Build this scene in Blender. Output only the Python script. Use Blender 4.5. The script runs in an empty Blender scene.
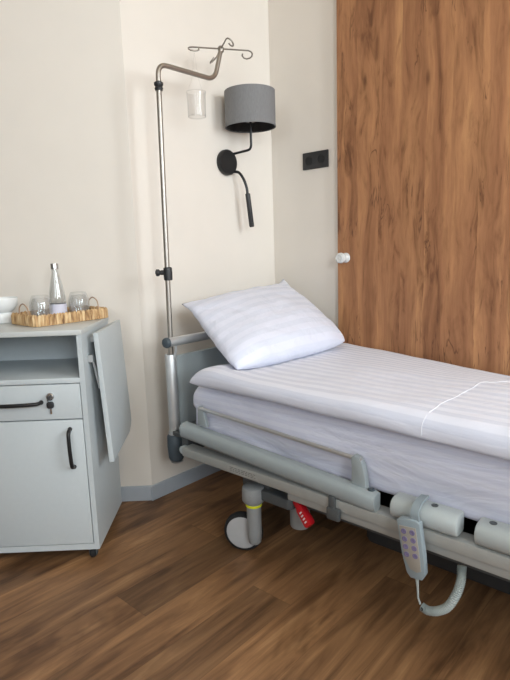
import bpy, bmesh, math, random
from mathutils import Vector, Matrix, noise
random.seed(7)
PI = math.pi
S = bpy.context.scene
C = S.collection
V = Vector

# ------------------------------------------------------------------ helpers
def lin(c):
    return tuple((x/12.92 if x <= .04045 else ((x+.055)/1.055)**2.4) for x in [v/255 for v in c]) + (1,)

class MB:
    """collects shapes, then links them as ONE mesh object"""
    def __init__(s): s.bm = bmesh.new(); s.uv = None
    def box(s, lo, hi, bev=0, seg=2, M=None):
        lo, hi = V(lo), V(hi); b = bmesh.new()
        bmesh.ops.create_cube(b, size=1)
        for v in b.verts:
            v.co = V([(lo[i]+hi[i])/2 + v.co[i]*(hi[i]-lo[i]) for i in range(3)])
        if bev: bmesh.ops.bevel(b, geom=b.edges[:], offset=bev, segments=seg, affect='EDGES', profile=.5)
        return s._add(b, M)
    def _add(s, b, M=None):
        if M is not None: bmesh.ops.transform(b, matrix=M, verts=b.verts)
        me = bpy.data.meshes.new('t'); b.to_mesh(me); b.free(); s.bm.from_mesh(me); bpy.data.meshes.remove(me)
        return s
    def prism(s, pts, axis, a, b_, bev=0, M=None, seg=2):
        """closed polygon pts (2D) extruded from a to b_ along axis (0,1,2)"""
        b = bmesh.new()
        def mk(p, h):
            c = list(p); c.insert(axis, h); return b.verts.new(c)
        lo = [mk(p, a) for p in pts]; hi = [mk(p, b_) for p in pts]
        n = len(pts)
        f1 = b.faces.new(lo); f2 = b.faces.new(hi[::-1])
        for i in range(n): b.faces.new((lo[i], hi[i], hi[(i+1) % n], lo[(i+1) % n]))
        bmesh.ops.recalc_face_normals(b, faces=b.faces)
        if bev:
            es = set(f1.edges) | set(f2.edges)
            bmesh.ops.bevel(b, geom=list(es), offset=bev, segments=seg, affect='EDGES', profile=.5)
        return s._add(b, M)
    def tube(s, pts, r, n=12, cap=True, smooth=0):
        """round tube along a polyline; r is a number or a list"""
        P = [V(p) for p in pts]
        if smooth: P = catmull(P, smooth)
        R = r if isinstance(r, (list, tuple)) else [r]*len(P)
        if len(R) != len(P): R = [R[min(int(i*len(R)/len(P)), len(R)-1)] for i in range(len(P))]
        b = bmesh.new(); rings = []
        t0 = (P[1]-P[0]).normalized()
        nrm = t0.orthogonal().normalized()
        for i, p in enumerate(P):
            if i == 0: t = t0
            elif i == len(P)-1: t = (P[-1]-P[-2]).normalized()
            else: t = ((P[i+1]-P[i]).normalized()+(P[i]-P[i-1]).normalized()).normalized()
            nrm = (nrm - t*nrm.dot(t)).normalized(); bn = t.cross(nrm)
            rings.append([b.verts.new(p + (nrm*math.cos(2*PI*k/n)+bn*math.sin(2*PI*k/n))*R[i]) for k in range(n)])
        for A, B in zip(rings, rings[1:]):
            for k in range(n): b.faces.new((A[k], A[(k+1) % n], B[(k+1) % n], B[k]))
        if cap:
            b.faces.new(rings[0][::-1]); b.faces.new(rings[-1])
        bmesh.ops.recalc_face_normals(b, faces=b.faces)
        return s._add(b)
    def lathe(s, prof, origin=(0,0,0), axis=(0,0,1), n=32, closed=False):
        """profile of (radius, height) turned about axis"""
        b = bmesh.new(); rings = []
        q = V((0,0,1)).rotation_difference(V(axis).normalized())
        for (r, h) in prof:
            if r < 1e-6: rings.append([b.verts.new((0,0,h))])
            else: rings.append([b.verts.new((r*math.cos(2*PI*k/n), r*math.sin(2*PI*k/n), h)) for k in range(n)])
        pairs = list(zip(rings, rings[1:]))
        if closed: pairs.append((rings[-1], rings[0]))
        for A, B in pairs:
            for k in range(n):
                k2 = (k+1) % n
                if len(A) == 1 and len(B) == 1: continue
                if len(A) == 1: b.faces.new((A[0], B[k], B[k2]))
                elif len(B) == 1: b.faces.new((A[k], A[k2], B[0]))
                else: b.faces.new((A[k], A[k2], B[k2], B[k]))
        bmesh.ops.recalc_face_normals(b, faces=b.faces)
        return s._add(b, Matrix.Translation(V(origin)) @ q.to_matrix().to_4x4())
    def build(s, name, m, parent=None, label=None, off=None, smooth=True, kind=None, cat=None, group=None):
        """off: shift from world to parent-local coordinates"""
        me = bpy.data.meshes.new(name)
        if off is not None: bmesh.ops.translate(s.bm, vec=-V(off), verts=s.bm.verts)
        s.bm.to_mesh(me); s.bm.free()
        if smooth:
            me.polygons.foreach_set('use_smooth', [True]*len(me.polygons))
            me.set_sharp_from_angle(angle=math.radians(38))
        me.materials.append(m)
        o = bpy.data.objects.new(name, me); C.objects.link(o)
        if parent: o.parent = parent
        tag(o, label, cat, group, kind)
        return o

def tag(o, label=None, cat=None, group=None, kind=None):
    if label: o['label'] = label
    if cat: o['category'] = cat
    if group: o['group'] = group
    if kind: o['kind'] = kind
    return o

def thing(name, label, cat, loc=(0,0,0), rz=0, group=None):
    o = bpy.data.objects.new(name, None); C.objects.link(o); o.empty_display_size = .05
    o.location = loc; o.rotation_euler = (0,0,rz)
    return tag(o, label, cat, group)

def catmull(P, k):
    out = []
    Q = [P[0]*2-P[1]] + P + [P[-1]*2-P[-2]]
    for i in range(1, len(Q)-2):
        a, b, c, d = Q[i-1:i+3]
        for j in range(k):
            t = j/k
            out.append(.5*((2*b)+(c-a)*t+(2*a-5*b+4*c-d)*t*t+(3*b-a-3*c+d)*t**3))
    out.append(P[-1]); return out

def fillet(P, r, k=6):
    """polyline with rounded corners"""
    P = [V(p) for p in P]; out = [P[0]]
    for a, b, c in zip(P, P[1:], P[2:]):
        u, w = (a-b), (c-b); ru = min(r, u.length*.49, w.length*.49)
        A, B = b+u.normalized()*ru, b+w.normalized()*ru
        for j in range(k+1):
            t = j/k; out.append(A*(1-t)**2 + b*2*t*(1-t) + B*t*t)
    out.append(P[-1]); return out

def rrect(x0, x1, y0, y1, r, k=5):
    out = []
    for cx, cy, a in ((x1-r, y1-r, 0), (x0+r, y1-r, 90), (x0+r, y0+r, 180), (x1-r, y0+r, 270)):
        for j in range(k+1):
            t = math.radians(a+90*j/k); out.append((cx+r*math.cos(t), cy+r*math.sin(t)))
    return out

# ------------------------------------------------------------------ materials
def mat(name):
    m = bpy.data.materials.new(name); m.use_nodes = True
    nt = m.node_tree; nt.nodes.clear()
    out = nt.nodes.new('ShaderNodeOutputMaterial'); b = nt.nodes.new('ShaderNodeBsdfPrincipled')
    nt.links.new(b.outputs[0], out.inputs[0])
    return m, nt, b
def N(nt, t, **kw):
    n = nt.nodes.new(t)
    for k, v in kw.items(): setattr(n, k, v)
    return n
def mathn(nt, op, a, b=None, c=None):
    n = N(nt, 'ShaderNodeMath', operation=op)
    for i, x in enumerate((a, b, c)):
        if x is None: continue
        if isinstance(x, (int, float)): n.inputs[i].default_value = x
        else: nt.links.new(x, n.inputs[i])
    return n.outputs[0]
def ramp(nt, fac, stops, interp='LINEAR'):
    r = N(nt, 'ShaderNodeValToRGB'); r.color_ramp.interpolation = interp
    els = r.color_ramp.elements
    while len(els) < len(stops): els.new(.5)
    for e, (p, c) in zip(els, stops): e.position = p; e.color = lin(c) if max(c) > 1 else tuple(c)+(1,)
    nt.links.new(fac, r.inputs[0]); return r.outputs[0]
def mixc(nt, fac, a, b, mode='MIX'):
    n = N(nt, 'ShaderNodeMix', data_type='RGBA', blend_type=mode)
    if isinstance(fac, (int, float)): n.inputs[0].default_value = fac
    else: nt.links.new(fac, n.inputs[0])
    for i, x in ((6, a), (7, b)):
        if isinstance(x, tuple): n.inputs[i].default_value = x
        else: nt.links.new(x, n.inputs[i])
    return n.outputs[2]
def coords(nt, which='Object', scale=(1,1,1), loc=(0,0,0), rot=(0,0,0)):
    t = N(nt, 'ShaderNodeTexCoord'); mp = N(nt, 'ShaderNodeMapping')
    mp.inputs['Scale'].default_value = scale; mp.inputs['Location'].default_value = loc; mp.inputs['Rotation'].default_value = rot
    nt.links.new(t.outputs[which], mp.inputs[0]); return mp.outputs[0]
def noisen(nt, vec, scale, detail=3, rough=.5, dist=0):
    n = N(nt, 'ShaderNodeTexNoise'); n.inputs['Scale'].default_value = scale; n.inputs['Detail'].default_value = detail
    n.inputs['Roughness'].default_value = rough; n.inputs['Distortion'].default_value = dist
    nt.links.new(vec, n.inputs['Vector']); return n.outputs[0]
def bump(nt, b, h, strength=.2, dist=.002):
    n = N(nt, 'ShaderNodeBump'); n.inputs['Strength'].default_value = strength; n.inputs['Distance'].default_value = dist
    nt.links.new(h, n.inputs['Height']); nt.links.new(n.outputs[0], b.inputs['Normal'])
def simple(name, c, rough=.5, metal=0, vary=.06, scale=30, bstr=0, spec=.5):
    m, nt, b = mat(name)
    h = noisen(nt, coords(nt), scale)
    a = tuple(max(0, x*(1-vary)) for x in lin(c)[:3]); d = tuple(min(1, x*(1+vary)) for x in lin(c)[:3])
    nt.links.new(ramp(nt, h, [(.3, a), (.7, d)]), b.inputs['Base Color'])
    b.inputs['Roughness'].default_value = rough; b.inputs['Metallic'].default_value = metal
    b.inputs['Specular IOR Level'].default_value = spec
    if bstr: bump(nt, b, h, bstr)
    return m
def thin_glass(name, tint=(1,1,1), refl=.04, haze=0.0):
    m = bpy.data.materials.new(name); m.use_nodes = True; nt = m.node_tree; nt.nodes.clear()
    out = N(nt, 'ShaderNodeOutputMaterial'); tr = N(nt, 'ShaderNodeBsdfTransparent'); gl = N(nt, 'ShaderNodeBsdfGlossy')
    tr.inputs[0].default_value = tint+(1,); gl.inputs['Roughness'].default_value = .04
    lw = N(nt, 'ShaderNodeLayerWeight'); lw.inputs[0].default_value = .25
    f = mathn(nt, 'MULTIPLY_ADD', lw.outputs['Facing'], .32, refl)
    mx = N(nt, 'ShaderNodeMixShader'); nt.links.new(f, mx.inputs[0]); nt.links.new(tr.outputs[0], mx.inputs[1]); nt.links.new(gl.outputs[0], mx.inputs[2])
    last = mx.outputs[0]
    if haze:
        df = N(nt, 'ShaderNodeBsdfDiffuse'); df.inputs[0].default_value = (.85,.86,.88,1)
        m2 = N(nt, 'ShaderNodeMixShader'); m2.inputs[0].default_value = haze
        nt.links.new(last, m2.inputs[1]); nt.links.new(df.outputs[0], m2.inputs[2]); last = m2.outputs[0]
    nt.links.new(last, out.inputs[0]); return m

M_wall = simple('wall_paint', (223,216,207), .75, vary=.012, scale=6, bstr=.05, spec=.3)
M_ceil = simple('warm_bounce_paint', (236,220,194), .85, vary=.01)  # warm tint chosen so the ceiling bounces warm light onto the upper walls
M_wall2 = simple('bounce_cut_paint', (128,118,106), .8, vary=.02, scale=6)  # darkened so the unseen walls bounce less light under the bed
M_base = simple('baseboard_grey', (166,173,181), .45, vary=.02)
M_cab = simple('grey_laminate', (186,193,196), .42, vary=.012, scale=60)
M_cabtop = simple('worktop_laminate', (188,191,190), .35, vary=.015, scale=60)
M_black = simple('black_metal', (22,23,25), .38, vary=.1)
M_blackp = simple('black_plastic', (40,41,43), .45, vary=.06)
M_chrome = simple('brushed_steel', (168,163,156), .42, 1, vary=.03, scale=80)
M_wire = simple('hook_steel', (150,143,134), .35, .7, vary=.04)
M_alu = simple('satin_aluminium', (200,202,203), .34, .65, vary=.03)
M_frame = simple('frame_grey', (166,168,165), .42, .15, vary=.02)
M_board = simple('headboard_grey', (150,158,160), .4, vary=.02)
M_rail = simple('rail_plastic', (152,161,164), .35, vary=.02)
M_panelp = simple('side_panel_plastic', (178,186,187), .38, vary=.02)
M_bumper = simple('dark_bumper', (64,75,83), .5, vary=.05)
M_caster = simple('caster_grey', (146,150,152), .4, .1, vary=.03)
M_wheel = simple('wheel_grey', (176,178,180), .45, vary=.03)
M_rubber = simple('black_rubber', (26,26,28), .7, vary=.08)
M_dark = simple('chassis_dark', (84,88,90), .5, .2, vary=.05)
M_filler = simple('filler_charcoal', (46,48,50), .6, vary=.05)  # for the added block that darkens the space under the bed
M_yellow = simple('yellow_ring', (214,220,40), .5, vary=.03)
M_red = simple('red_plastic', (196,24,36), .38, vary=.04)
M_white = simple('white_plastic', (228,230,232), .35, vary=.02)
M_ceramic = simple('white_ceramic', (226,228,228), .2, vary=.01)
M_handset = simple('handset_grey', (143,156,163), .42, vary=.02)
M_keypad = simple('keypad_beige', (160,155,146), .5, vary=.03)
M_button = simple('button_purple', (122,114,150), .5, vary=.05)
M_mark = simple('button_mark', (205,200,205), .5, vary=.02)
M_cable = simple('cable_grey', (160,168,166), .5, vary=.02)
M_silver = simple('silver_cap', (190,190,190), .25, .9, vary=.03)
M_ink = simple('faded_ink', (120,122,120), .6, vary=.05)
M_glass = thin_glass('clear_glass', (.96,.97,.97), .05, .04)
M_tglass = thin_glass('tumbler_glass', (.96,.97,.97), .06, .08)
M_plastic = thin_glass('clear_plastic', (.985,.985,.985), .01, .012)
M_pane = thin_glass('window_glass', (.98,.99,.99), .03)
M_knob = simple('clear_knob', (214,216,216), .12, .1, vary=.03)
M_label = simple('lavender_label', (205,206,222), .5, vary=.03)
M_handle = simple('tray_handle', (172,142,116), .5, vary=.1)

def shade_mat():
    m, nt, b = mat('grey_lampshade_fabric')
    v = coords(nt, scale=(1,1,1))
    h = noisen(nt, coords(nt, scale=(700,700,60)), 1, 2)
    nt.links.new(ramp(nt, h, [(.3, (118,118,119)), (.7, (130,130,131))]), b.inputs['Base Color'])
    b.inputs['Roughness'].default_value = .85; b.inputs['Specular IOR Level'].default_value = .2
    bump(nt, b, h, .15, .001); return m
M_shade = shade_mat()

def floor_mat():
    m, nt, b = mat('oak_planks')
    t = N(nt, 'ShaderNodeTexCoord'); sp = N(nt, 'ShaderNodeSeparateXYZ'); nt.links.new(t.outputs['Object'], sp.inputs[0])
    X, Y = sp.outputs[0], sp.outputs[1]
    rx = mathn(nt, 'DIVIDE', mathn(nt, 'SUBTRACT', X, .468), .157)
    row = mathn(nt, 'FLOOR', rx)
    off = mathn(nt, 'FRACT', mathn(nt, 'MULTIPLY', row, .37))
    ly = mathn(nt, 'ADD', mathn(nt, 'DIVIDE', mathn(nt, 'ADD', Y, 1.415), 1.25), off)
    col = mathn(nt, 'FLOOR', ly)
    rnd = mathn(nt, 'FRACT', mathn(nt, 'ADD', mathn(nt, 'MULTIPLY_ADD', row, .618, 100.04), mathn(nt, 'MULTIPLY', col, .45)))
    # grain runs along Y, shifted per plank
    gv = N(nt, 'ShaderNodeCombineXYZ')
    nt.links.new(mathn(nt, 'MULTIPLY', X, 22), gv.inputs[0])
    nt.links.new(mathn(nt, 'MULTIPLY_ADD', rnd, 17, mathn(nt, 'MULTIPLY', Y, 2.2)), gv.inputs[1])
    nt.links.new(mathn(nt, 'MULTIPLY', rnd, 40), gv.inputs[2])
    g1 = noisen(nt, gv.outputs[0], 1.0, 5, .62, .8)
    gv2 = N(nt, 'ShaderNodeVectorMath', operation='MULTIPLY'); gv2.inputs[1].default_value = (7, 1.2, 1); nt.links.new(gv.outputs[0], gv2.inputs[0])
    g2 = noisen(nt, gv2.outputs[0], 1.0, 3, .6)
    gv3 = N(nt, 'ShaderNodeVectorMath', operation='MULTIPLY'); gv3.inputs[1].default_value = (.32, .9, 1); nt.links.new(gv.outputs[0], gv3.inputs[0])
    g3 = noisen(nt, gv3.outputs[0], 1.0, 3, .55, 1.2)
    base = ramp(nt, g1, [(.26, (94,68,46)), (.46, (140,104,73)), (.6, (161,122,86)), (.78, (188,149,109))])
    tone = ramp(nt, rnd, [(0, (.52,.52,.53)), (.5, (.80,.78,.76)), (1, (1.0,.97,.93))])
    c = mixc(nt, 1.0, base, tone, 'MULTIPLY')
    c = mixc(nt, .45, c, ramp(nt, g2, [(.3, (.62,.6,.58)), (.65, (1,1,1))]), 'MULTIPLY')
    c = mixc(nt, .85, c, ramp(nt, g3, [(.3, (.42,.38,.36)), (.42, (.86,.85,.84)), (.55, (1,1,1))]), 'MULTIPLY')
    # joints
    ex = mathn(nt, 'ABSOLUTE', mathn(nt, 'SUBTRACT', mathn(nt, 'FRACT', rx), .5))
    ey = mathn(nt, 'ABSOLUTE', mathn(nt, 'SUBTRACT', mathn(nt, 'FRACT', ly), .5))
    j = mathn(nt, 'MAXIMUM', mathn(nt, 'GREATER_THAN', ex, .4935), mathn(nt, 'GREATER_THAN', ey, .4988))
    c = mixc(nt, mathn(nt, 'MULTIPLY', j, .3), c, lin((48,30,20)))
    nt.links.new(c, b.inputs['Base Color'])
    nt.links.new(mathn(nt, 'MULTIPLY_ADD', g2, .15, .36), b.inputs['Roughness'])
    b.inputs['Specular IOR Level'].default_value = .35
    bump(nt, b, mathn(nt, 'SUBTRACT', g2, mathn(nt, 'MULTIPLY', j, 2)), .12, .0015)
    return m
M_floor = floor_mat()

def door_mat():
    m, nt, b = mat('wood_grain_door')
    t = N(nt, 'ShaderNodeTexCoord'); sp = N(nt, 'ShaderNodeSeparateXYZ'); nt.links.new(t.outputs['Object'], sp.inputs[0])
    X, Z = sp.outputs[0], sp.outputs[2]
    cv = N(nt, 'ShaderNodeCombineXYZ'); nt.links.new(X, cv.inputs[0]); nt.links.new(mathn(nt, 'MULTIPLY', Z, .11), cv.inputs[2])
    wob = noisen(nt, coords(nt, scale=(3,1,1.1)), 1.6, 3, .5, .4)
    sx = mathn(nt, 'ADD', X, mathn(nt, 'MULTIPLY', wob, .09))
    # staves of the laminate: irregular widths, each with its own tone
    st = mathn(nt, 'FLOOR', mathn(nt, 'MULTIPLY', mathn(nt, 'ADD', X, mathn(nt, 'MULTIPLY', wob, .03)), 9))
    wn = N(nt, 'ShaderNodeTexWhiteNoise', noise_dimensions='2D'); cst = N(nt, 'ShaderNodeCombineXYZ'); nt.links.new(st, cst.inputs[0])
    nt.links.new(cst.outputs[0], wn.inputs[0])
    def gr(kz, off):
        g = N(nt, 'ShaderNodeCombineXYZ'); nt.links.new(sx, g.inputs[0]); nt.links.new(mathn(nt, 'MULTIPLY', wn.outputs[0], .25), g.inputs[1])
        nt.links.new(mathn(nt, 'MULTIPLY_ADD', Z, kz, off), g.inputs[2]); return g.outputs[0]
    broad = noisen(nt, gr(.08, 0), 13, 4, .55, .4)
    fine = noisen(nt, gr(.10, 1.3), 85, 4, .65, .3)
    crack = noisen(nt, gr(.10, 3.7), 30, 3, .55, .9)
    streak = noisen(nt, gr(.20, 7.1), 15, 4, .62, 1.2)
    c = ramp(nt, broad, [(.25, (124,83,56)), (.45, (164,115,81)), (.6, (184,133,93)), (.78, (206,155,108))])
    c = mixc(nt, .35, c, ramp(nt, wn.outputs[0], [(0, (.72,.70,.69)), (.5, (.9,.88,.86)), (1, (1,1,.97))]), 'MULTIPLY')
    c = mixc(nt, .5, c, ramp(nt, fine, [(.3, (.60,.57,.55)), (.6, (1,1,1))]), 'MULTIPLY')
    c = mixc(nt, .8, c, ramp(nt, streak, [(.3, (.38,.33,.30)), (.42, (.84,.83,.82)), (.5, (1,1,1))]), 'MULTIPLY')
    cr = mathn(nt, 'ABSOLUTE', mathn(nt, 'SUBTRACT', crack, .5))
    msk = ramp(nt, noisen(nt, gr(.5, 11), 7, 2), [(.52, (0,0,0)), (.6, (1,1,1))])
    c = mixc(nt, mathn(nt, 'MULTIPLY', msk, ramp(nt, cr, [(.0, (.75,.75,.75)), (.02, (0,0,0))])), c, lin((72,46,32)))
    kn = N(nt, 'ShaderNodeTexVoronoi', feature='F1'); kn.inputs['Scale'].default_value = 1
    nt.links.new(coords(nt, scale=(7.5,1,2.3), loc=(.3,0,.45)), kn.inputs['Vector'])
    c = mixc(nt, .75, c, ramp(nt, kn.outputs['Distance'], [(.03, (.22,.17,.15)), (.1, (.86,.85,.84)), (.18, (1,1,1))]), 'MULTIPLY')
    nt.links.new(c, b.inputs['Base Color']); b.inputs['Roughness'].default_value = .55; b.inputs['Specular IOR Level'].default_value = .3
    bump(nt, b, fine, .1, .001); return m
M_door = door_mat()

def sheet_mat(name, period, c1, c2, width=.5, wsc=(2.5,7,7), wst=.35, wd=.012):
    """white cotton with satin stripes that run along U"""
    m, nt, b = mat(name)
    t = N(nt, 'ShaderNodeTexCoord'); sp = N(nt, 'ShaderNodeSeparateXYZ'); nt.links.new(t.outputs['UV'], sp.inputs[0])
    s = mathn(nt, 'FRACT', mathn(nt, 'DIVIDE', sp.outputs[1], period))
    k = mathn(nt, 'SMOOTH_MIN', mathn(nt, 'MULTIPLY', mathn(nt, 'PINGPONG', s, .5), 2), 1, .1)
    f = ramp(nt, k, [(width-.06, (0,0,0)), (width+.06, (1,1,1))])
    nt.links.new(mixc(nt, f, lin(c1), lin(c2)), b.inputs['Base Color'])
    rr = N(nt, 'ShaderNodeMapRange'); rr.inputs[3].default_value = .85; rr.inputs[4].default_value = .45
    nt.links.new(f, rr.inputs[0]); nt.links.new(rr.outputs[0], b.inputs['Roughness'])
    b.inputs['Specular IOR Level'].default_value = .3
    b.inputs['Sheen Weight'].default_value = .15
    wr = noisen(nt, coords(nt, scale=wsc), 3, 4, .55, .6)
    bump(nt, b, wr, wst, wd); return m
M_duvet = sheet_mat('striped_duvet_cotton', .052, (202,206,222), (217,220,234), .5)
M_pillow = sheet_mat('striped_pillow_cotton', .052, (207,211,226), (214,217,232), .5, (5,5,5), .5, .014)
M_sheet = sheet_mat('sheet_cotton', .026, (206,208,224), (213,215,229), .5, (1.2,3.2,3.6), .55, .035)
M_seam = simple('seam_thread', (228,229,237), .6, vary=.01)

def tray_mat():
    m, nt, b = mat('woven_tray')
    h = noisen(nt, coords(nt, scale=(1,1,.18)), 95, 3)
    nt.links.new(ramp(nt, h, [(.32, (118,86,54)), (.48, (184,148,104)), (.72, (220,194,152))]), b.inputs['Base Color'])
    b.inputs['Roughness'].default_value = .7; bump(nt, b, noisen(nt, coords(nt), 160, 2), .4, .002); return m
M_tray = tray_mat()

# ------------------------------------------------------------------ the room
EY = -.908                       # where the head wall ends and turns
A = math.radians(46.66)
L = V((-math.sin(A), -math.cos(A), 0)); NN = V((-math.cos(A), math.sin(A), 0))
H = 2.75; XF = 3.75; YN = -4.3
def struct(mb, name, m, label, parent=None, smooth=False):
    return mb.build(name, m, parent, label=label, kind='structure', smooth=smooth)
struct(MB().box((-2.4,YN-.1,-.1), (XF+.1,.1,0)), 'floor', M_floor, 'brown wood plank floor')
struct(MB().box((-2.4,YN-.1,H), (XF+.1,.1,H+.1)), 'ceiling', M_ceil, 'unseen ceiling, tinted warm for its bounce light')
struct(MB().box((-.12,EY,0), (0,.1,H)), 'wall_rear', M_wall, 'cream wall behind the head of the bed')
struct(MB().box((0,0,0), (XF+.1,.1,H)), 'wall_right', M_wall, 'cream wall with the black double socket')
E0 = V((0,EY,0)); E1 = E0 + L*2.3
struct(MB().prism([(p.x,p.y) for p in (E0, E1, E1+NN*.12, E0+NN*.12)], 2, 0, H), 'wall_left', M_wall, 'cream wall behind the grey cabinet')
struct(MB().box((E1.x-.12,YN-.1,0), (E1.x,E1.y+.02,H)), 'wall_side', M_wall2, 'unseen wall left of the frame, darkened to cut bounce light')
# baseboards
struct(MB().box((0,EY-.012,0), (.012,-.012,.07), .003), 'baseboard_rear', M_base, 'grey baseboard under the bed head wall')
struct(MB().box((0.012,-.012,0), (.43,0,.07), .003), 'baseboard_right', M_base, 'grey baseboard beside the wood door')
bl = MB(); bl.prism([(p.x,p.y) for p in (E0, E1, E1-NN*.012, E0-NN*.012)], 2, 0, .07, .003)
struct(bl, 'baseboard_left', M_base, 'grey baseboard behind the grey cabinet')

def window_wall(name, axis, at, thick, lo, hi, w0, w1, z0, z1, no, label, mul=.045, m_=M_wall):
    """wall with one opening, its frame and pane; axis 0: wall at x = at; axis 1: wall at y = at"""
    def bx(mb, a0, a1, c0, c1, t0, t1, bev=0):
        if axis == 0: mb.box((t0,a0,c0), (t1,a1,c1), bev)
        else: mb.box((a0,t0,c0), (a1,t1,c1), bev)
    t0, t1 = sorted((at, at+thick))
    w = MB(); bx(w, lo, w0, 0, H, t0, t1); bx(w, w1, hi, 0, H, t0, t1); bx(w, w0, w1, 0, z0, t0, t1); bx(w, w0, w1, z1, H, t0, t1)
    struct(w, name, m_, label)
    f = MB(); q = .05; f0, f1 = at+thick*.4, at+thick*.7; f0, f1 = min(f0,f1), max(f0,f1)
    bx(f, w0, w0+q, z0, z1, f0, f1); bx(f, w1-q, w1, z0, z1, f0, f1); bx(f, w0+q, w1-q, z0, z0+q, f0, f1); bx(f, w0+q, w1-q, z1-q, z1, f0, f1)
    mid = (w0+w1)/2; bx(f, mid-mul, mid+mul, z0+q, z1-q, f0, f1)
    fo = struct(f, 'window_%d' % no, M_white, 'unseen white framed window of two panes')
    g = MB(); fm = (f0+f1)/2; bx(g, w0+q, w1-q, z0+q, z1-q, fm-.003, fm+.003)
    g.build('pane', M_pane, fo, smooth=False)
window_wall('wall_front', 0, XF, .1, -2.0, .1, -1.38, -.08, 1.25, 2.62, 1, 'cream wall opposite the bed head, with a window', .13)
window_wall('wall_front', 0, XF, .1, YN-.1, -2.0, -3.3, -2.4, 1.25, 2.62, 3, 'cream wall opposite the bed head, nearer part with an added window')  # added window, gives the bed side and cabinet more light
window_wall('wall_near', 1, YN, -.1, E1.x-.1, XF, 1.6, 3.6, 1.3, 2.6, 2, 'unseen wall behind the viewer, darkened to cut bounce light, with an added window', m_=M_wall2)  # added window, fill for the door wall, bed side and cabinet front

# sliding wood door with its clear knob
DY = -.032
d1 = MB(); d1.box((.43,DY,.012), (2.5,-.002,2.6), .002)
door = struct(d1, 'door_1', M_door, 'tall brown wood-grain door panel behind the bed')
k = MB(); k.lathe([(0,0),(.024,0),(.024,.006),(.022,.010),(.019,.011),(.017,.022),(.023,.029),(.026,.040),(.024,.051),(.017,.055),(.013,.052),(.007,.0515),(.006,.054),(0,.0545)], (.479,DY,1.058), (-.12,-1,0))
k.build('door_knob', M_knob, door, label='clear round door knob')

# black double socket
t = thing('wall_socket', 'black double wall socket on the cream wall beside the wood door', 'socket', (.285,0,1.54))
o = (.285,0,1.54)
MB().box((.208,-.009,1.499), (.362,0,1.581), .003).build('socket_plate', M_blackp, t, off=o)
for cx in (.247,.323):
    m = MB(); m.lathe([(.021,.0),(.021,.0016),(.0185,.0018),(.018,.0004),(0,.0004)], (cx,-.009,1.54), (0,-1,0))
    for dz in (-.009,.009): m.box((cx-.003,-.0096,1.54+dz-.003), (cx+.003,-.0088,1.54+dz+.003))
    m.build('socket_insert', M_black, t, off=o)

# ------------------------------------------------------------------ wall lamp
o = V((0,-.354,1.53))
t = thing('wall_lamp', 'grey drum-shaded wall lamp with black reading arm above the bed head', 'lamp', o)
MB().lathe([(0,.0),(.058,.0),(.060,.004),(.060,.02),(.056,.026),(0,.027)], o, (1,0,0), 40).build('wall_plate', M_black, t, off=o)
LX, LY = .135, -.312
arm = MB(); arm.tube(fillet([(.015,-.31,1.574),(LX,LY,1.578),(LX,LY,1.72)], .025), .006, 10); arm.build('lamp_arm', M_black, t, off=o)
r = MB(); r.tube([V((.02,-.312,1.49)),V((.045,-.306,1.482)),V((.066,-.298,1.45)),V((.077,-.29,1.41)),V((.08,-.288,1.375))], .0068, 10, smooth=5)
fa = r.build('flexible_neck', M_black, t, off=o)
r = MB(); r.lathe([(0,0),(.010,0),(.0125,.003),(.0125,.157),(.009,.162),(0,.162)], (.08,-.288,1.382), (.05,.09,-1), 16)
r.build('reading_spot', M_blackp, t, off=o)
R0, R1 = .118, .118
z0, z1 = 1.676, 1.836
s = MB(); s.lathe([(R0,z0),(R0,z1),(R0-.002,z1),(R0-.002,z0)], (LX,LY,0), (0,0,1), 64, closed=True); s.lathe([(R0+.0012,z0),(R0+.0012,z0+.006),(R0-.003,z0+.006),(R0-.003,z0)], (LX,LY,0), (0,0,1), 64, closed=True)
sh = s.build('lamp_shade', M_shade, t, off=o)
s = MB(); s.lathe([(R0-.0022,z0+.002),(R0-.0022,z1-.002),(R0-.003,z1-.002),(R0-.003,z0+.002)], (LX,LY,0), (0,0,1), 64, closed=True)
s.build('shade_lining', M_blackp, sh, off=o)
s = MB(); s.lathe([(0,0),(.02,0),(.021,.05),(.016,.055),(0,.055)], (LX,LY,1.70), (0,0,1), 20)
for q in range(3):
    a = q*2*PI/3+.3; s.tube([(LX,LY,1.725),(LX+math.cos(a)*(R0-.003),LY+math.sin(a)*(R0-.003),1.725)], .0022, 6)
s.build('lamp_holder', M_black, t, off=o)

# ------------------------------------------------------------------ bedside cabinet (local: x right, y into the wall, z up)
Q = V((.2433,-1.3339,0)); RZ = PI/2 - A
W, D, T, ZB, ZT = .48, .372, .018, .045, .86
cab = thing('bedside_cabinet', 'light grey bedside cabinet with open shelf, drawer and door, left of the bed', 'cabinet', Q, RZ)
b = MB()
b.box((-W,0,ZB), (-W+T,D,ZT-T)); b.box((-T,0,ZB), (0,D,ZT-T)); b.box((-W+T,D-.008,ZB), (-T,D,ZT-T))
b.box((-W+T,0,ZB), (-T,D-.008,ZB+.022)); b.box((-W+T,.02,.53), (-T,D-.008,.543))
b.build('carcass', M_cab, cab)
MB().box((-W-.002,-.004,ZT-T), (.002,D+.004,ZT), .0012).build('worktop', M_cabtop, cab)
MB().box((-W+T+.0005,0,.674), (-T-.0005,D-.0085,.692), .0008).build('open_shelf', M_cab, cab)
dr = MB().box((-W+T+.003,-.001,.5455), (-T-.003,.017,.6705), .001).build('drawer', M_cab, cab)
dr_in = MB(); dr_in.box((-W+T+.01,.017,.555), (-T-.01,.33,.64)); dr_in.build('drawer_box', M_cab, dr)
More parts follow.
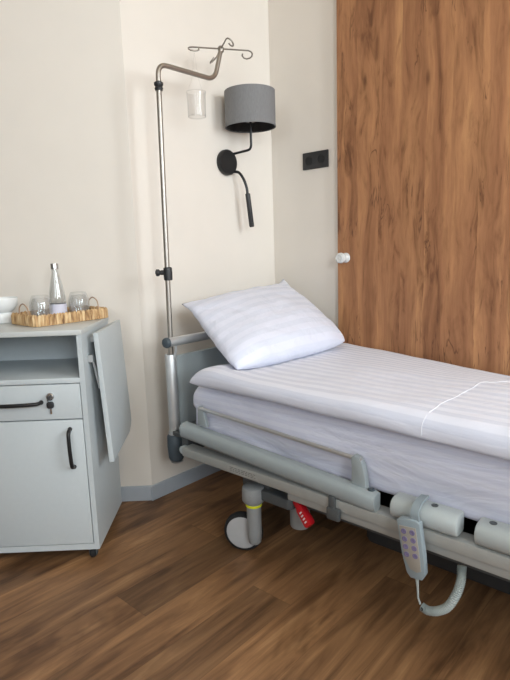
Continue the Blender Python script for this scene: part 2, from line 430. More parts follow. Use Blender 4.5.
def pull(p0, p1, outv, rad=.0068, rise=.026):
    p0, p1, outv = V(p0), V(p1), V(outv)
    m = MB(); d = (p1-p0)
    pts = [p0, p0+outv*rise*.75+d*.04, p0+outv*rise+d*.16, p0+outv*rise*1.1+d*.5, p0+outv*rise+d*.84, p0+outv*rise*.75+d*.96, p1]
    m.tube(pts, rad, 10, smooth=5)
    for q in (p0, p1): m.lathe([(0,0),(.008,0),(.008,.004),(.006,.006)], q, outv, 12)
    return m
pull((-.312,-.001,.606), (-.158,-.001,.609), (0,-1,0)).build('handle', M_black, dr, label='black drawer handle')
lk = MB(); lk.lathe([(0,0),(.0135,0),(.0135,.006),(.011,.009),(0,.009)], (-.125,-.001,.629), (0,-1,0), 20); lk.box((-.1265,-.0105,.622), (-.1235,-.0095,.636))
lk = lk.build('lock', M_silver, dr)
ky = MB(); ky.box((-.1262,-.03,.620), (-.1238,-.0098,.634)); ky.prism(rrect(-.137,-.113,.588,.612,.008), 1, -.014, -.004, .002); ky.tube([(-.125,-.028,.626),(-.125,-.024,.605)], .0016, 6)
ky.build('key', M_blackp, dr, label='black-headed key hanging at the lock')
kt = MB(); kt.box((-.1285,-.0075,.567), (-.1215,-.006,.588), .0005); kt.build('key_tag', M_silver, dr)
dd = MB().box((-W+T+.003,-.001,.070), (-T-.003,.017,.541), .001).build('door', M_cab, cab)
pull((-.067,-.001,.508), (-.064,-.001,.368), (0,-1,0)).build('handle', M_black, dd, label='black door handle')
# fold-down table top hanging from the right side
tilt = Matrix.Translation((.026,0,.84)) @ Matrix.Rotation(-math.radians(2.6), 4, 'Y') @ Matrix.Translation((-.026,0,-.84))
ft = MB(); ft.prism([(.048,.84),(.395,.84),(.392,.44),(.386,.41),(.367,.39),(.33,.375),(.048,.36)], 0, .026, .044, .0015, tilt)
ft = ft.build('folding_table_top', M_cab, cab)
br = MB(); br.box((.001,.10,.80), (.024,.36,.822)); br.tube([(.013,.06,.755),(.02,.075,.69),(.024,.085,.63)], .004, 8); br.tube([(.013,.06,.755),(.016,.09,.66)], .003, 8); br.box((.001,.05,.735), (.018,.075,.76))
br.build('hinge_bracket', M_alu, ft)
for (x, y) in ((-.032,.032),(-W+.032,.032),(-.04,D-.04),(-W+.04,D-.04)):
    c = MB(); c.lathe([(0,0),(.016,0),(.016,.004),(.006,.005),(.006,.02)], (x,y,ZB), (0,0,-1), 14)
    for s_ in (-1,1): c.box((x+s_*.012-.0015,y-.012,.01), (x+s_*.012+.0015,y+.008,.036))
    c = c.build('caster', M_dark, cab)
    w = MB(); w.lathe([(0,-.009),(.017,-.009),(.0205,-.005),(.0205,.005),(.017,.009),(0,.009)], (x,y-.004,.0206), (1,0,0), 20); w.build('caster_wheel', M_rubber, c)

ROT = Matrix.Translation(Q) @ Matrix.Rotation(RZ, 4, 'Z')
def cw(x, y, z): return ROT @ V((x,y,z))

# woven tray with its two wire handles
ta = RZ + math.radians(47)
c0 = cw(-.188,.088,ZT)
tray = thing('woven_tray', 'woven straw tray with thin arched handles on the cabinet top', 'tray', c0, ta)
TL, TW, TH = .315, .205, .038
def ringwall(x0, x1, y0, y1, r, h, th, amp):
    """rounded-rectangle wall of thick upright strands"""
    m = MB(); pts = [V((p[0],p[1],0)) for p in rrect(x0,x1,y0,y1,r,8)]
    dense = []
    for a, b_ in zip(pts, pts[1:]+pts[:1]):
        n = max(1, int((b_-a).length/.0025))
        for i in range(n): dense.append(a.lerp(b_, i/n))
    n = len(dense); cen = V(((x0+x1)/2,(y0+y1)/2,0)); prof = [(0,.002),(0,h*.3),(0,h*.8),(-.2,h),(-.5,h+.004),(-.8,h),(-1,h*.8),(-1,.002)]
    bm = bmesh.new(); rings = []; s = 0
    for i, p in enumerate(dense):
        tn = (dense[(i+1) % n]-dense[i-1]).normalized(); nr = V((tn.y,-tn.x,0)); s += (dense[(i+1) % n]-p).length
        q = amp*(abs(math.sin(s*PI/.012+.9*noise.noise(p*50)))-.6)
        hz = 1+.07*noise.noise(p*90)
        rings.append([bm.verts.new(p + nr*(q*(1 if u > -.5 else -1) + u*th + .0015*noise.noise(V((p.x*120,p.y*120,z*160)))) + V((0,0,z*hz + (q if z > h*.9 else 0)))) for (u, z) in prof])
    for i in range(n):
        A_, B_ = rings[i], rings[(i+1) % n]
        for j in range(len(prof)-1): bm.faces.new((A_[j], B_[j], B_[j+1], A_[j+1]))
    bmesh.ops.recalc_face_normals(bm, faces=bm.faces); m._add(bm); return m
tb = MB(); tb.prism(rrect(.004,TL-.004,.004,TW-.004,.024), 2, .0005, .008); tb.build('tray_base', M_tray, tray)
ringwall(0,TL,0,TW,.028,TH,.012,.0042).build('woven_rim', M_tray, tray)
for x in (.012, TL-.012):
    hb = MB(); hb.tube([V((x,TW/2-.036,.012)),V((x,TW/2-.036,.04)),V((x,TW/2-.03,.066)),V((x,TW/2,.08)),V((x,TW/2+.03,.066)),V((x,TW/2+.036,.04)),V((x,TW/2+.036,.012))], .0024, 8, smooth=5)
    hb.build('tray_handle', M_handle, tray)
TM = Matrix.Translation(c0) @ Matrix.Rotation(ta, 4, 'Z')
def tw(x, y, z): return TM @ V((x,y,z))
# bottle
p = tw(.165,.132,.0086)
bt = thing('water_bottle', 'clear glass water bottle with silver cap standing in the woven tray', 'bottle', p); bt.scale = (1.06,1.06,1.09)
g = MB(); g.lathe([(0,.001),(.026,.0),(.030,.004),(.0305,.06),(.028,.09),(.02,.13),(.0125,.162),(.0115,.18),(.0095,.18),(.0105,.162),(.018,.13),(.026,.09),(.0285,.06),(.028,.006),(0,.004)], (0,0,0), (0,0,1), 32)
g.build('bottle_glass', M_glass, bt)
g = MB(); g.lathe([(.0309,.012),(.0309,.052)], (0,0,0), (0,0,1), 32); g.build('bottle_label', M_label, bt)
g = MB(); g.lathe([(0,.196),(.013,.196),(.0138,.193),(.0138,.176),(.012,.176)], (0,0,0), (0,0,1), 24); g.build('bottle_cap', M_silver, bt)
# two upturned tumblers
for (x, y, lab) in ((.098,.138,'upturned clear tumbler in the tray, left of the bottle'), (.256,.132,'upturned clear tumbler in the tray, right of the bottle')):
    g = MB(); g.lathe([(.032,.0),(.038,.014),(.0425,.04),(.041,.066),(.034,.087),(.029,.095),(0,.095),(0,.084),(.027,.084),(.037,.064),(.040,.036),(.036,.014),(.030,.0)], (0,0,0), (0,0,1), 32)
    q = g.build('glass_tumbler', M_tglass, None, lab, cat='glass', group='tumblers in the woven tray'); q.location = tw(x,y,.0088)
# white footed dish at the left
p = cw(-.392,.29,ZT)
g = MB(); g.lathe([(0,.0),(.036,.0),(.038,.004),(.038,.024),(.034,.03),(.045,.036),(.058,.05),(.062,.07),(.061,.074),(.058,.071),(.054,.052),(.04,.042),(0,.038)], (0,0,0), (0,0,1), 40)
q = g.build('footed_dish', M_ceramic, None, 'white footed dish on the cabinet top, left of the woven tray', cat='dish'); q.location = p; q.scale = (1.05,1.05,1.3)
g = MB(); g.prism(rrect(-.05,.0,-.014,.014,.012), 2, 0, .016, .004); g.tube([(-.004,0,.008),(.008,0,.008)], .004, 8)
q = g.build('plug', M_black, None, 'small black object lying at the left end of the open shelf', cat='plug'); q.location = cw(-.36,.13,.6922); q.rotation_euler.z = RZ+.2

# ------------------------------------------------------------------ hospital bed
bed = thing('hospital_bed', 'grey adjustable hospital bed frame with lowered side rail and caster wheel', 'bed', (1.2,-.5,0))
BO = (1.2,-.5,0)
def part(mb, name, m, parent=bed, label=None): return mb.build(name, m, parent, label, off=BO)
HX = .2
part(MB().box((HX-.012,-.897,.33), (HX+.008,-.075,.69), .004), 'headboard_panel', M_board)
hbar = MB(); hbar.tube([(HX+.036,-.964,.757),(HX+.036,-.03,.757)], .0185, 20); hb_ = part(hbar, 'headboard_bar', M_alu)
for y, s_ in ((-.964,-1),(-.03,1)):
    e = MB(); e.lathe([(.0205,-.008),(.0215,0),(.0185,.008),(.010,.0125),(0,.013)], (HX+.036,y,.757), (0,s_,0), 20); part(e, 'end_cap', M_bumper, hb_)
for y in (-.918,-.055):
    ps = MB(); ps.lathe([(.0145,.70),(.0225,.70),(.0235,.697),(.0235,.352),(.0145,.352)], (HX,y,0), (0,0,1), 28, closed=True); ps.tube([(HX+.022,y,.68),(HX+.036,y,.72),(HX+.036,y,.75)], .006, 8)
    ps = part(ps, 'headboard_post', M_alu)
    bp = MB(); bp.lathe([(0,.244),(.022,.244),(.028,.249),(.032,.258),(.0355,.308),(.034,.352),(.029,.360),(.0145,.360)], (HX,y,0), (0,0,1), 32); bp = part(bp, 'bumper', M_bumper, ps)
    rg = MB(); rg.lathe([(.0236,.361),(.0285,.361),(.0285,.369),(.0236,.369)], (HX,y,0), (0,0,1), 32, closed=True); part(rg, 'bumper_ring', M_alu, ps); rg = MB(); rg.lathe([(0,.237),(.023,.237),(.026,.242),(0,.243)], (HX,y,0), (0,0,1), 28); part(rg, 'bumper_ring', M_alu, ps)
# lying surface frame: long beams, cross bars, platform
for y0, y1 in ((-1.006,-.95),(-.05,-.008)):
    bm_ = MB(); bm_.box((.345,y0,.325), (2.2,y1,.360), .003); bm_.box((.86,y0+.012,.296), (2.2,y1-.004,.326), .002); sb = part(bm_, 'side_beam', M_frame)
    if y0 < -.5:
        ro = MB(); ro.lathe([(0,0),(.014,0),(.016,.003),(.016,.022),(.013,.026),(0,.026)], (.333,-.997,.342), (0,1,0), 20); part(ro, 'corner_roller', M_panelp, sb)
        pl = MB(); pl.box((.60,-1.0066,.331), (.74,-1.006,.354)); pl = part(pl, 'rating_plate', M_frame, sb)
        ik = MB()
        for i in range(3):
            x = .607
            while x < .725:
                w = random.uniform(.006,.02); ik.box((x,-1.0069,.3355+i*.006), (min(x+w,.732),-1.00665,.3385+i*.006)); x += w+.004
        part(ik, 'plate_print', M_ink, pl)
part(MB().box((.24,-.90,.38), (2.2,-.07,.407), .004), 'mattress_platform', M_dark)  # dark colour stands in for shade in the gap under the mattress
for x in (.30,.95,1.5,2.15): part(MB().box((x-.02,-.95,.315), (x+.02,-.05,.381)), 'cross_bar', M_dark)
for y in (-.935,-.055): part(MB().box((HX+.02,y-.012,.365), (.30,y+.012,.383), .002), 'headboard_mount', M_dark)
ch = MB()
for y in (-.87,-.17): ch.box((.56,y-.025,.225), (2.05,y+.025,.285), .004)
mb_ = MB(); mb_.prism(rrect(.98,1.95,-.72,-.30,.04), 2, .07, .21, .012); part(mb_, 'dark_filler', M_filler)  # added dark block, stands in for the deep shade under the bed
for x in (.70,2.0): ch.box((x-.025,-.93,.23), (x+.025,-.09,.28), .004)
part(ch, 'chassis', M_dark)
lc = MB(); lc.lathe([(0,.135),(.033,.135),(.036,.14),(.036,.20),(.036,.30),(.03,.315)], (.815,-.87,0), (0,0,1), 28)
part(lc, 'lift_column', M_caster)
for x, y in ((.95,-.30),(1.75,-.5)): part(MB().tube([(x,y,.23),(x+.15,y,.33)], .025, 12), 'lift_strut', M_dark)
def caster(px, py, wx, wy, ang, col=True):
    c = MB(); c.lathe([(.0,.275),(.032,.276),(.039,.271),(.0415,.258),(.0415,.222),(.037,.216),(.028,.213),(.028,.207)], (px,py,0), (0,0,1), 32)
    c.lathe([(0,0),(.007,0),(.007,.002),(0,.002)], (px-.0416*math.sin(-.35),py-.0416*math.cos(-.35),.245), (-math.sin(-.35),-math.cos(-.35),0), 12)
    c = part(c, 'caster', M_caster)
    y_ = MB(); y_.lathe([(.027,.198),(.0295,.199),(.0295,.207),(.027,.208)], (px,py,0), (0,0,1), 28, closed=True); part(y_, 'yellow_ring', M_yellow, c, 'yellow ring')
    st = MB(); st.lathe([(0,.052),(.018,.052),(.0235,.058),(.0265,.09),(.0265,.207),(0,.207)], (px,py,0), (0,0,1), 28); part(st, 'caster_stem', M_caster, c)
    ax = V((math.cos(ang),math.sin(ang),0)); cen = V((wx,wy,.075))
    w = MB(); w.lathe([(.062,-.017),(.070,-.016),(.0745,-.008),(.0750,0),(.0745,.008),(.070,.016),(.062,.017)], cen, ax, 48, closed=True); w = part(w, 'wheel', M_rubber, c, 'black rubber tyre')
    d = MB(); d.lathe([(0,.0155),(.02,.0175),(.055,.018),(.0618,.0165),(.0618,-.0165),(.055,-.018),(.02,-.0175),(0,-.0155)], cen, ax, 48); part(d, 'wheel_disc', M_wheel, c)
    return c
R2 = V((.744,.667,0)); FW = V((-.667,.744,0))
st = V((.668,-.952,0)); wc = st - R2*.042 + FW*.046
caster(st.x, st.y, wc.x, wc.y, math.radians(-63))
part(MB().prism(rrect(.66,.84,-.955,-.895,.02), 2, .230, .268, .005), 'caster_arm', M_dark)
for (x, y) in ((.70,-.12),(2.0,-.93),(2.0,-.12)): caster(x, y, x-.02, y+.046, math.radians(-80))
# red brake lever
bl_ = MB()
p0, p1 = V((.835,-.925,.272)), V((.912,-.945,.205)); ax = (p1-p0).normalized(); side = ax.cross(V((0,-1,0))).normalized(); up_ = side.cross(ax).normalized()
Mx = Matrix((( ax.x, side.x, up_.x, p0.x),(ax.y, side.y, up_.y, p0.y),(ax.z, side.z, up_.z, p0.z),(0,0,0,1)))
Ln = (p1-p0).length
bl_.prism([(0,-.013),(Ln*.35,-.012),(Ln*.45,-.017),(Ln,-.018),(Ln+.006,-.012),(Ln+.006,.012),(Ln,.018),(Ln*.45,.017),(Ln*.35,.012),(0,.013),(-.01,.006),(-.01,-.006)], 2, -.012, .012, .004, Mx)
bl_ = part(bl_, 'brake_lever', M_red, bed, 'red plastic brake lever')
bmk = MB()
sgn = 1 if (Mx.to_3x3() @ V((0,0,1))).y < 0 else -1
for i in range(4):
    z_a, z_b = sorted((sgn*.0119, sgn*.0125)); bmk.box((Ln*(.55+.11*i),-.006,z_a), (Ln*(.60+.11*i),.006,z_b), 0, 2, Mx)
part(bmk, 'white_marks', M_white, bl_, 'small white marks')
lk2 = MB(); lk2.tube([p0+V((-.0,.004,-.005)),V((.815,-.87,.25))], .012, 10); part(lk2, 'brake_rod', M_dark)
# lowered safety rail on the near side
x0, x1 = .345, 1.188
def sl(x, a, b_): return a+(b_-a)*(x-x0)/(x1-x0)
sr = MB(); prof = [(-1.0,-.037),(-1.009,-.032),(-1.0145,-.020),(-1.016,-.006),(-1.0145,.007),(-1.010,.0155),(-1.002,.020),(-.99,.0215),(-.976,.022),(-.972,.017),(-.972,-.030),(-.978,-.037)]
bm = bmesh.new(); rings = []
for x in [x0+.0, x0+.004]+[x0+(x1-x0)*i/10 for i in range(1,10)]+[x1-.012, x1]:
    zc = sl(x, .438, .392); k_ = .86 if x in (x0, x1) else 1
    rings.append([bm.verts.new((x, -.988+(y+.988)*k_, zc+z*k_)) for (y, z) in prof])
for A_, B_ in zip(rings, rings[1:]):
    for j in range(len(prof)): bm.faces.new((A_[j], B_[j], B_[(j+1) % len(prof)], A_[(j+1) % len(prof)]))
bm.faces.new(rings[0]); bm.faces.new(rings[-1][::-1]); bmesh.ops.recalc_face_normals(bm, faces=bm.faces); sr._add(bm)
rail = part(sr, 'safety_rail', M_rail)
tb_ = MB(); tb_.tube([(.43,-.982,.529),(1.132,-.982,.496)], .0068, 12); part(tb_, 'rail_tube', M_alu, rail)
fin = MB(); fin.prism([(1.100,.41),(1.150,.408),(1.146,.45),(1.138,.486),(1.126,.503),(1.108,.508),(1.098,.500),(1.101,.47)], 1, -.990, -.966, .004); part(fin, 'rail_support', M_rail, rail)
fin = MB(); fin.prism([(.425,.462),(.47,.46),(.463,.49),(.452,.528),(.44,.538),(.428,.535),(.424,.5)], 1, -.986, -.970, .003); part(fin, 'rail_support', M_rail, rail)
cl = MB(); cl.box((1.035,-1.016,.325), (1.058,-1.006,.372), .003); cl.box((1.03,-1.02,.296), (1.075,-1.004,.335), .004, 2); part(cl, 'rail_bracket', M_dark, rail)
ct = MB(); ct.lathe([(0,0),(.011,0),(.010,.004),(0,.005)], (1.165,-.985,.415), (0,0,1), 16); part(ct, 'rail_catch', M_bumper, rail)
# plastic side panels (foot half)
for xa, xb in ((1.238,1.425),(1.468,1.90)):
    sp_ = MB(); sp_.prism([(-1.006,.368),(-1.013,.376),(-1.0165,.39),(-1.0155,.403),(-1.010,.414),(-.999,.4215),(-.985,.4235),(-.962,.4235),(-.958,.418),(-.958,.372),(-.965,.366),(-.996,.366)], 0, xa, xb, .006)
    sp_ = part(sp_, 'side_panel', M_panelp)
    for xs in ((xa+.115,) if xb < 1.5 else (xa+.035,xb-.05)):
        sc = MB(); sc.lathe([(.009,0),(.0095,.0015),(.0065,.002),(.006,.0005),(0,.0005)], (xs,-.980,.4235), (0,0,1), 16); part(sc, 'screw_hole', M_dark, sp_)
# footboard
part(MB().box((2.2,-.96,.33), (2.22,-.04,.70), .004), 'footboard_panel', M_board)

# mattress, duvet, pillow -------------------------------------------------
def axis_samples(a, b, r, n, k=9):
    e = [r*(1-math.cos(PI/2*i/k)) for i in range(k)]
    return [a+q for q in e] + [a+r+(b-a-2*r)*i/n for i in range(n+1)] + [b-q for q in e[::-1]]
def slab(x0, x1, y0, y1, zb, zt, r, p, nx, ny, fn, name, m, label, cat):
    xs, ys = axis_samples(x0,x1,r,nx), axis_samples(y0,y1,r,ny)
    zm = (zb+zt)/2
    def s(e):
        e = min(max(e/r,0),1); return (1-(1-e)**p)**(1/p)
    bm = bmesh.new(); uvl = bm.loops.layers.uv.new('UVMap'); data = {}
    def vert(i, j, top):
        x, y = xs[i], ys[j]
        h = s(min(x-x0,x1-x))*s(min(y-y0,y1-y))
        z = zm + ((zt-zm)*h if top else -(zm-zb)*h)
        edge = h < 1e-9
        key = (i,j,0 if edge else top)
        if key not in data:
            v = bm.verts.new(fn(V((x,y,z)), h, top)); mid = (y0+y1)/2
            data[key] = (v, (x, (y-(zt-z)) if y < mid else (y+(zt-z))))
        return data[key]
    for top in (True, False):
        for i in range(len(xs)-1):
            for j in range(len(ys)-1):
                q = [vert(i,j,top), vert(i+1,j,top), vert(i+1,j+1,top), vert(i,j+1,top)]
                if not top: q = q[::-1]
                try: f = bm.faces.new([a[0] for a in q])
                except ValueError: continue
                for lp, a in zip(f.loops, q): lp[uvl].uv = a[1]
    me = bpy.data.meshes.new(name); bm.to_mesh(me); bm.free()
    me.polygons.foreach_set('use_smooth', [True]*len(me.polygons)); me.materials.append(m)
    o = bpy.data.objects.new(name, me); C.objects.link(o); return tag(o, label, cat)

def fn_mat(v, h, top):
    w = V(v)
    side = max(0, 1-(v.y+.945)/.06)
    zf = (v.z-.41)/.19
    a = noise.noise(V((v.x*2.2+v.z*5, v.z*16, 3)))*.014 + noise.noise(V((v.x*6+v.z*30, v.z*45, 9)))*.007
    side *= max(0,min(1,(1.05-zf)/.3))
    if top: w.z -= h*.10*max(0,(v.y+.55)/.5)*max(0,min(1,(v.x-.4)/.8))
    ridge = math.exp(-((zf-.52-.10*math.sin(v.x*3+1))/.10)**2)*.011
    w.y += side*(a - ridge + .006)
    if not top and v.y < -.91: w.z -= .022*min(1,(-.91-v.y)/.015)
    head = max(0, 1-(v.x-.36)/.06)
    w.x += head*noise.noise(V((v.y*9, v.z*14, 1)))*.015
    return w
mt = slab(.362,2.17,-.952,-.065,.4085,.605,.045,3.2,70,26,fn_mat,'mattress',M_sheet,'thick mattress in a white fitted sheet on the grey bed frame','mattress')

def fn_duv(v, h, top):
    w = V(v)
    n1 = noise.noise(V((v.x*3, v.y*5, 1)))*.007 + noise.noise(V((v.x*9, v.y*12, 4)))*.003
    far = max(0, (v.y+.55)/.5)
    if top:
        w.z += n1*h - (h+(1-h)*.9)*(.022*far + .078*far*max(0,min(1.1,v.x-.5)))
        # raised head end under the pillow, slack toward the near head corner
        w.z += h*.016*math.exp(-((v.x-.50)/.09)**2-((v.y+.92)/.13)**2) - h*.010*math.exp(-((v.x-.45)/.1)**2-((v.y+.6)/.2)**2)
    e = max(0, 1-(v.y+.99)/.05)
    w.y += e*(noise.noise(V((v.x*4, v.z*20, 7)))*.010)
    w.z += (1-h)*noise.noise(V((v.x*3, v.y*3, 12)))*.006
    dr_ = max(0,min(1,(v.y+.8)/.7))*max(0,v.x-.5)
    w.y -= dr_*.03
    if not top: w.z += .004*h - .75*.078*far*max(0,min(1.1,v.x-.5))
    e2 = max(0, 1-(v.y+.988)/.03)
    w.z -= e2*max(0,v.x-.7)*.030; w.y -= e2*.012
    c = math.exp(-(((v.x-.41)/.05)**2+((v.y+.985)/.06)**2))
    w.x -= c*.022*(1-.6*h); w.z -= c*(1-h)*.010
    return w
dv = slab(.425,2.16,-.988,-.05,.6075,.670,.042,2.8,90,44,fn_duv,'duvet',M_duvet,'white satin-striped folded duvet spread flat on the mattress','duvet')
from mathutils.bvhtree import BVHTree
tree = BVHTree.FromPolygons([v.co.copy() for v in dv.data.vertices], [tuple(p.vertices) for p in dv.data.polygons])
pts = []
for i in range(6):
    h = tree.ray_cast(V((1.318,-1.3,.615+.008*i)), V((0,1,0)))
    if h[0]: pts.append(h[0]+h[1]*.0006)
for i in range(40):
    y = -.972+i*.021; x = 1.318 + .003*math.sin(i*.9)*min(1,i/3) + max(0,(y+.6))*.12
    h = tree.ray_cast(V((x,y,1)), V((0,0,-1)))
    if h[0]: pts.append(h[0]+h[1]*.0006)
sm = MB(); sm.tube(pts, .0009, 6); sm.build('seam', M_seam, dv, 'raised white seam across the duvet')

def pillow():
    TLc, TRc, BLc, BRc = V((.205,-.823,.895)), V((.13,-.068,.926)), V((.565,-.915,.667)), V((.605,-.20,.676))
    nx, ny = 44, 34
    bm = bmesh.new(); uvl = bm.loops.layers.uv.new('UVMap'); d = {}
    up = (TLc-BLc).cross(BRc-BLc).normalized()
    if up.x < 0: up = -up
    def g(t): return math.copysign(1-(1-abs(t))**1.35, t)
    def vert(i, j, top):
        u, v = g(-1+2*i/nx), g(-1+2*j/ny)
        # edges pull in between the corner tips
        pu = u*(1-.045*(1-v*v)**1.0); pv = v*(1-(.0 if v > 0 else -.03)*(1-u*u)**1.0)
        if v < 0: cq = (u*v)**4; pu *= 1-.055*cq; pv *= 1-.075*cq
        a, b = (pu+1)/2, (pv+1)/2
        p = BLc.lerp(BRc,a).lerp(TLc.lerp(TRc,a), b)
        h = max(0,(1-abs(u)**2.6))**.52*max(0,(1-abs(v)**2.6))**.5
        edge = i in (0,nx) or j in (0,ny)
        key = (i,j,0 if edge else top)
        if key not in d:
            th = (.098-.016*v) if top else -.034
            q = p + up*(th*h)
            cr = (abs(u)*abs(v))**7
            if v > 0: q += (BRc-BLc).normalized()*(.014*cr*u) + (TLc-BLc).normalized()*((.024 if u < 0 else .044)*cr) + V((0,0,-.010*cr if u < 0 else .004*cr))
            q += (BRc-BLc).normalized()*(-.016*(1-v*v)*max(0,-u)**3)
            w = noise.noise(V((u*2.2, v*2.2, 5)))*.014*h + noise.noise(V((u*7+v*4, v*5, 2)))*.007*(1-.4*h)
            q += up*w*(1 if top else .5)
            d[key] = (bm.verts.new(q), (a*.7, b*.46))
        return d[key]
    for top in (True, False):
        for i in range(nx):
            for j in range(ny):
                q = [vert(i,j,top), vert(i+1,j,top), vert(i+1,j+1,top), vert(i,j+1,top)]
                if not top: q = q[::-1]
                f = bm.faces.new([a[0] for a in q])
                for lp, a in zip(f.loops, q): lp[uvl].uv = a[1]
    bmesh.ops.recalc_face_normals(bm, faces=bm.faces)
    me = bpy.data.meshes.new('pillow'); bm.to_mesh(me); bm.free()
    me.polygons.foreach_set('use_smooth', [True]*len(me.polygons)); me.materials.append(M_pillow)
    o = bpy.data.objects.new('pillow', me); C.objects.link(o)
    tag(o, 'plump white striped pillow leaning on the bed headboard', 'pillow')
pillow()
# the pillow presses the duvet down where it lies
pm = bpy.data.objects['pillow'].data
ptree = BVHTree.FromPolygons([v.co.copy() for v in pm.vertices], [tuple(p.vertices) for p in pm.polygons])
for v in dv.data.vertices:
    if v.co.z > .636:
        zs = []
        for dx in (-.02,0,.02):
            for dy in (-.02,0,.02):
                h = ptree.ray_cast(V((v.co.x+dx,v.co.y+dy,.5)), V((0,0,1)))
                if h[0]: zs.append(h[0].z)
        if zs: v.co.z = max(.62, min(v.co.z, min(zs)-.003))

# ------------------------------------------------------------------ hand control hanging on the side panel
o = V((1.31,-1.03,.32))
hc = thing('hand_control', 'grey bed remote with purple-ringed buttons hung from the side panel', 'remote control', o)
Mh = Matrix.Translation((1.311,-1.031,.397)) @ Matrix.Rotation(math.radians(-7), 4, 'Y') @ Matrix.Rotation(math.radians(3), 4, 'X')
# local: x across, y thickness (front is -y), z down from the top
b = MB(); b.prism([(-.033,-.004),(-.022,.004),(.022,.004),(.033,-.004),(.033,-.10),(.030,-.148),(.018,-.166),(-.014,-.166),(-.024,-.152),(-.031,-.10)], 1, -.022, 0, .005, Mh)
body = b.build('handset_body', M_handset, hc, off=o)
kp = MB(); kp.prism([(-.026,-.016),(.021,-.016),(.022,-.10),(.021,-.138),(.008,-.144),(-.010,-.138),(-.022,-.11)], 1, -.0235, -.0215, .0006, Mh)
kp = kp.build('keypad', M_keypad, hc, off=o)
for i in range(4):
    for x in (-.014,.010):
        q = MB(); q.lathe([(0,0),(.0075,0),(.0075,.0014),(.0045,.0018),(.004,.0008),(0,.0008)], Mh @ V((x,-.0235,-.03-.022*i)), Mh.to_3x3() @ V((0,-1,0)), 16)
        q = q.build('button', M_button, kp, off=o)
hk = MB(); hook = [(.018,-.012,-.004),(.018,-.012,.020),(.019,.002,.034),(.020,.02,.041),(.021,.052,.042)]
P_ = [Mh @ V(h) for h in hook]
for a_, b_ in zip(P_, P_[1:]):
    pass
bm = bmesh.new(); rr_ = []
P_ = catmull(P_, 5)
wv = Mh.to_3x3() @ V((.011,0,0))
for i, p in enumerate(P_):
    tn = (P_[min(i+1,len(P_)-1)]-P_[max(i-1,0)]).normalized(); nr = tn.cross(wv).normalized()*.003
    rr_.append([bm.verts.new(p-wv-nr), bm.verts.new(p+wv-nr), bm.verts.new(p+wv+nr), bm.verts.new(p-wv+nr)])
for a_, b_ in zip(rr_, rr_[1:]):
    for j in range(4): bm.faces.new((a_[j], b_[j], b_[(j+1) % 4], a_[(j+1) % 4]))
bm.faces.new(rr_[0]); bm.faces.new(rr_[-1][::-1]); bmesh.ops.recalc_face_normals(bm, faces=bm.faces)
hk._add(bm); hk.build('hook', M_handset, hc, off=o)
st_ = Mh @ V((.0,-.011,-.164))
c = MB(); c.tube([st_, st_+V((.003,0,-.03)), V((1.334,-1.03,.172)), V((1.341,-1.03,.155))], [.0055,.0035,.0028,.003], 10); c.build('thin_cable', M_cable, hc, off=o)
cp = catmull([V((1.345,-1.03,.150)), V((1.362,-1.03,.146)), V((1.385,-1.025,.152)), V((1.412,-1.02,.175)), V((1.43,-1.01,.215)), V((1.436,-1.0,.25)), V((1.434,-.992,.272)), V((1.433,-.988,.284))], 30)
rad = [.0108 + .0016*math.sin(i*2*PI/4.0) for i in range(len(cp))]
c = MB(); c.tube(cp, rad, 12); cc = c.build('coiled_cable', M_cable, hc, off=o)
c = MB(); c.lathe([(0,.0),(.005,.0),(.005,.0012),(0,.0012)], (1.349,-1.0395,.150), (-.3,-1,.1), 12); c.build('cable_hole', M_black, cc, off=o)

# ------------------------------------------------------------------ IV pole in the headboard post
o = V((HX,-.935,.70))
iv = thing('iv_pole', 'tall chromed IV pole with bent top and wire hooks at the bed head', 'iv pole', o)
px, py = HX, -.93
cr = V((.2,-.559,1.937))
m = MB(); m.tube([(px,-.918,.50),(px,-.899,1.745)], .0102, 16); m.build('pole', M_chrome, iv, off=o)
m = MB(); m.tube(fillet([V((px,-.899,1.72)), V((px,-.898,1.815)), V((px,-.60,1.815)), V((.2,-.556,1.945))], .045, 8), .0095, 14); arm = m.build('bent_arm', M_chrome, iv, off=o)
m = MB(); m.lathe([(.0095,-.018),(.014,-.018),(.0165,-.010),(.0135,-.004),(.0175,.002),(.0175,.010),(.012,.014),(.0095,.014)], (px,-.899,1.736), (0,0,1), 24); m.build('collar', M_blackp, iv, off=o)
m = MB(); zc = 1.028; m.lathe([(.012,-.028),(.017,-.026),(.018,.0),(.017,.022),(.012,.025)], (px,-.907,zc), (0,0,1), 20)
sv = -R2
m.tube([V((px,-.907,zc+.004)), V((px,-.907,zc+.004))+sv*.028], .010, 12); m.lathe([(0,.0),(.006,0),(.014,-.004),(.014,-.014),(.008,-.02),(.007,-.03)], V((px,-.907,zc+.004))+sv*.05, sv, 16)
m.build('clamp', M_blackp, iv, off=o)
D1 = V((.546,.837,0)); D2 = V((.837,-.546,0))
cc_ = V((.2,-.556,1.946))
for dv_, ln in ((D1,.118),(-D1,.118),(D2,.11),(-D2,.10)):
    lp = []
    base = cc_ + dv_*ln
    sd = V((-dv_.y,dv_.x,0))
    for i in range(9):
        a_ = i/8*1.6*PI; lp.append(base + dv_*(.022*math.sin(a_)) + V((0,0,1))*(-.012+.012*math.cos(a_)) + sd*(.006*i/8) - dv_*0 + sd*.012*(1-math.cos(a_)))
    m = MB(); m.tube([cc_, cc_+dv_*ln*.6, base]+lp[1:], .0032, 8)
    m.build('hook', M_wire, iv, off=o)
m = MB(); m.lathe([(0,-.012),(.0115,-.012),(.013,-.004),(.013,.004),(.009,.010),(0,.011)], cc_, (0,0,1), 18); m.build('hook_hub', M_wire, iv, off=o)
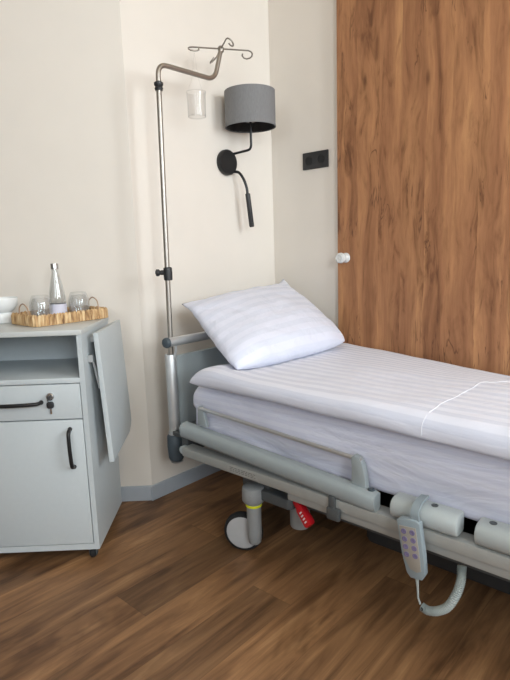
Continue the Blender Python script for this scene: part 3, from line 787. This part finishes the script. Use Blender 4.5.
# clear bottle holder on the left hook
hp = cc_ - D1*.105
o2 = V((hp.x+.0,hp.y-.012,1.668))
bh = thing('bottle_holder', 'clear plastic bottle holder hanging from the left IV hook', 'bottle holder', o2)
m = MB(); m.lathe([(.036,.0),(.038,.002),(.040,.095),(.0415,.1),(.040,.1),(.0385,.095),(.0365,.003),(.036,.0)], o2, (0,0,1), 28, closed=True); m.build('holder_sleeve', M_plastic, bh, off=o2)
for z, r in ((.1,.0415),(.004,.0375)):
    m = MB(); ring = [(o2.x+r*math.cos(2*PI*i/28), o2.y+r*math.sin(2*PI*i/28), o2.z+z) for i in range(29)]
    m.tube(ring, .0018, 6, cap=False); m.build('holder_ring', M_plastic, bh, off=o2)
m = MB(); top = V((o2.x,o2.y,hp.z-.026))
for s_ in (-1,1): m.tube([V((o2.x,o2.y+s_*.045,o2.z+.1)), V((o2.x,o2.y+s_*.02,o2.z+.15)), V((o2.x,o2.y+s_*.004,top.z-.02)), top], .0012, 6, smooth=4)
m.build('hanging_cord', M_plastic, bh, off=o2)

# ------------------------------------------------------------------ light
def area(name, loc, direction, sx, sy, power, col):
    l = bpy.data.lights.new(name, 'AREA'); l.shape = 'RECTANGLE'; l.size = sx; l.size_y = sy; l.energy = power; l.color = col
    o = bpy.data.objects.new(name, l); C.objects.link(o); o.location = loc
    o.rotation_euler = V(direction).to_track_quat('-Z','Y').to_euler(); return o
for y_ in (-1.095,-.365): area('front_light', (XF+.12,y_,1.94), (-1,0,-.06), .44, 1.25, 41, (.89,.95,1))
area('front_light', (XF+.12,-2.85,1.94), (-1,0,-.06), .8, 1.25, 88, (.89,.95,1))  # fill lamp at the added window, brightens bed side and cabinet
area('near_fill', (2.6,YN-.14,1.95), (0,1,-.08), 1.9, 1.25, 48, (.88,.94,1))  # fill lamp at the added near window, brightens surfaces that face it
w = bpy.data.worlds.new('World'); S.world = w; w.use_nodes = True
nt = w.node_tree; bg = nt.nodes['Background']
sky = nt.nodes.new('ShaderNodeTexSky'); sky.sky_type = 'NISHITA'; sky.sun_disc = False; sky.sun_elevation = math.radians(35); sky.sun_rotation = math.radians(200)
nt.links.new(sky.outputs[0], bg.inputs[0]); bg.inputs[1].default_value = .1

# ------------------------------------------------------------------ camera
cam = bpy.data.cameras.new('camera'); co = bpy.data.objects.new('camera', cam); C.objects.link(co)
cam.sensor_fit = 'VERTICAL'; cam.sensor_height = 36; cam.lens = 534.95*36/680; cam.clip_start = .02
r_, u_, f_ = V((.74420318,.66721204,-.03145994)), V((-.08843487,.14510515,.98545612)), V((-.66207319,.73059742,-.16699252))
co.matrix_world = Matrix(((r_.x,u_.x,-f_.x,1.90139),(r_.y,u_.y,-f_.y,-2.278137),(r_.z,u_.z,-f_.z,1.112016),(0,0,0,1)))
S.camera = co
S.view_settings.view_transform = 'Standard'; S.view_settings.look = 'None'; S.view_settings.gamma = 1
S.view_settings.use_curve_mapping = False; S.view_settings.exposure = 0
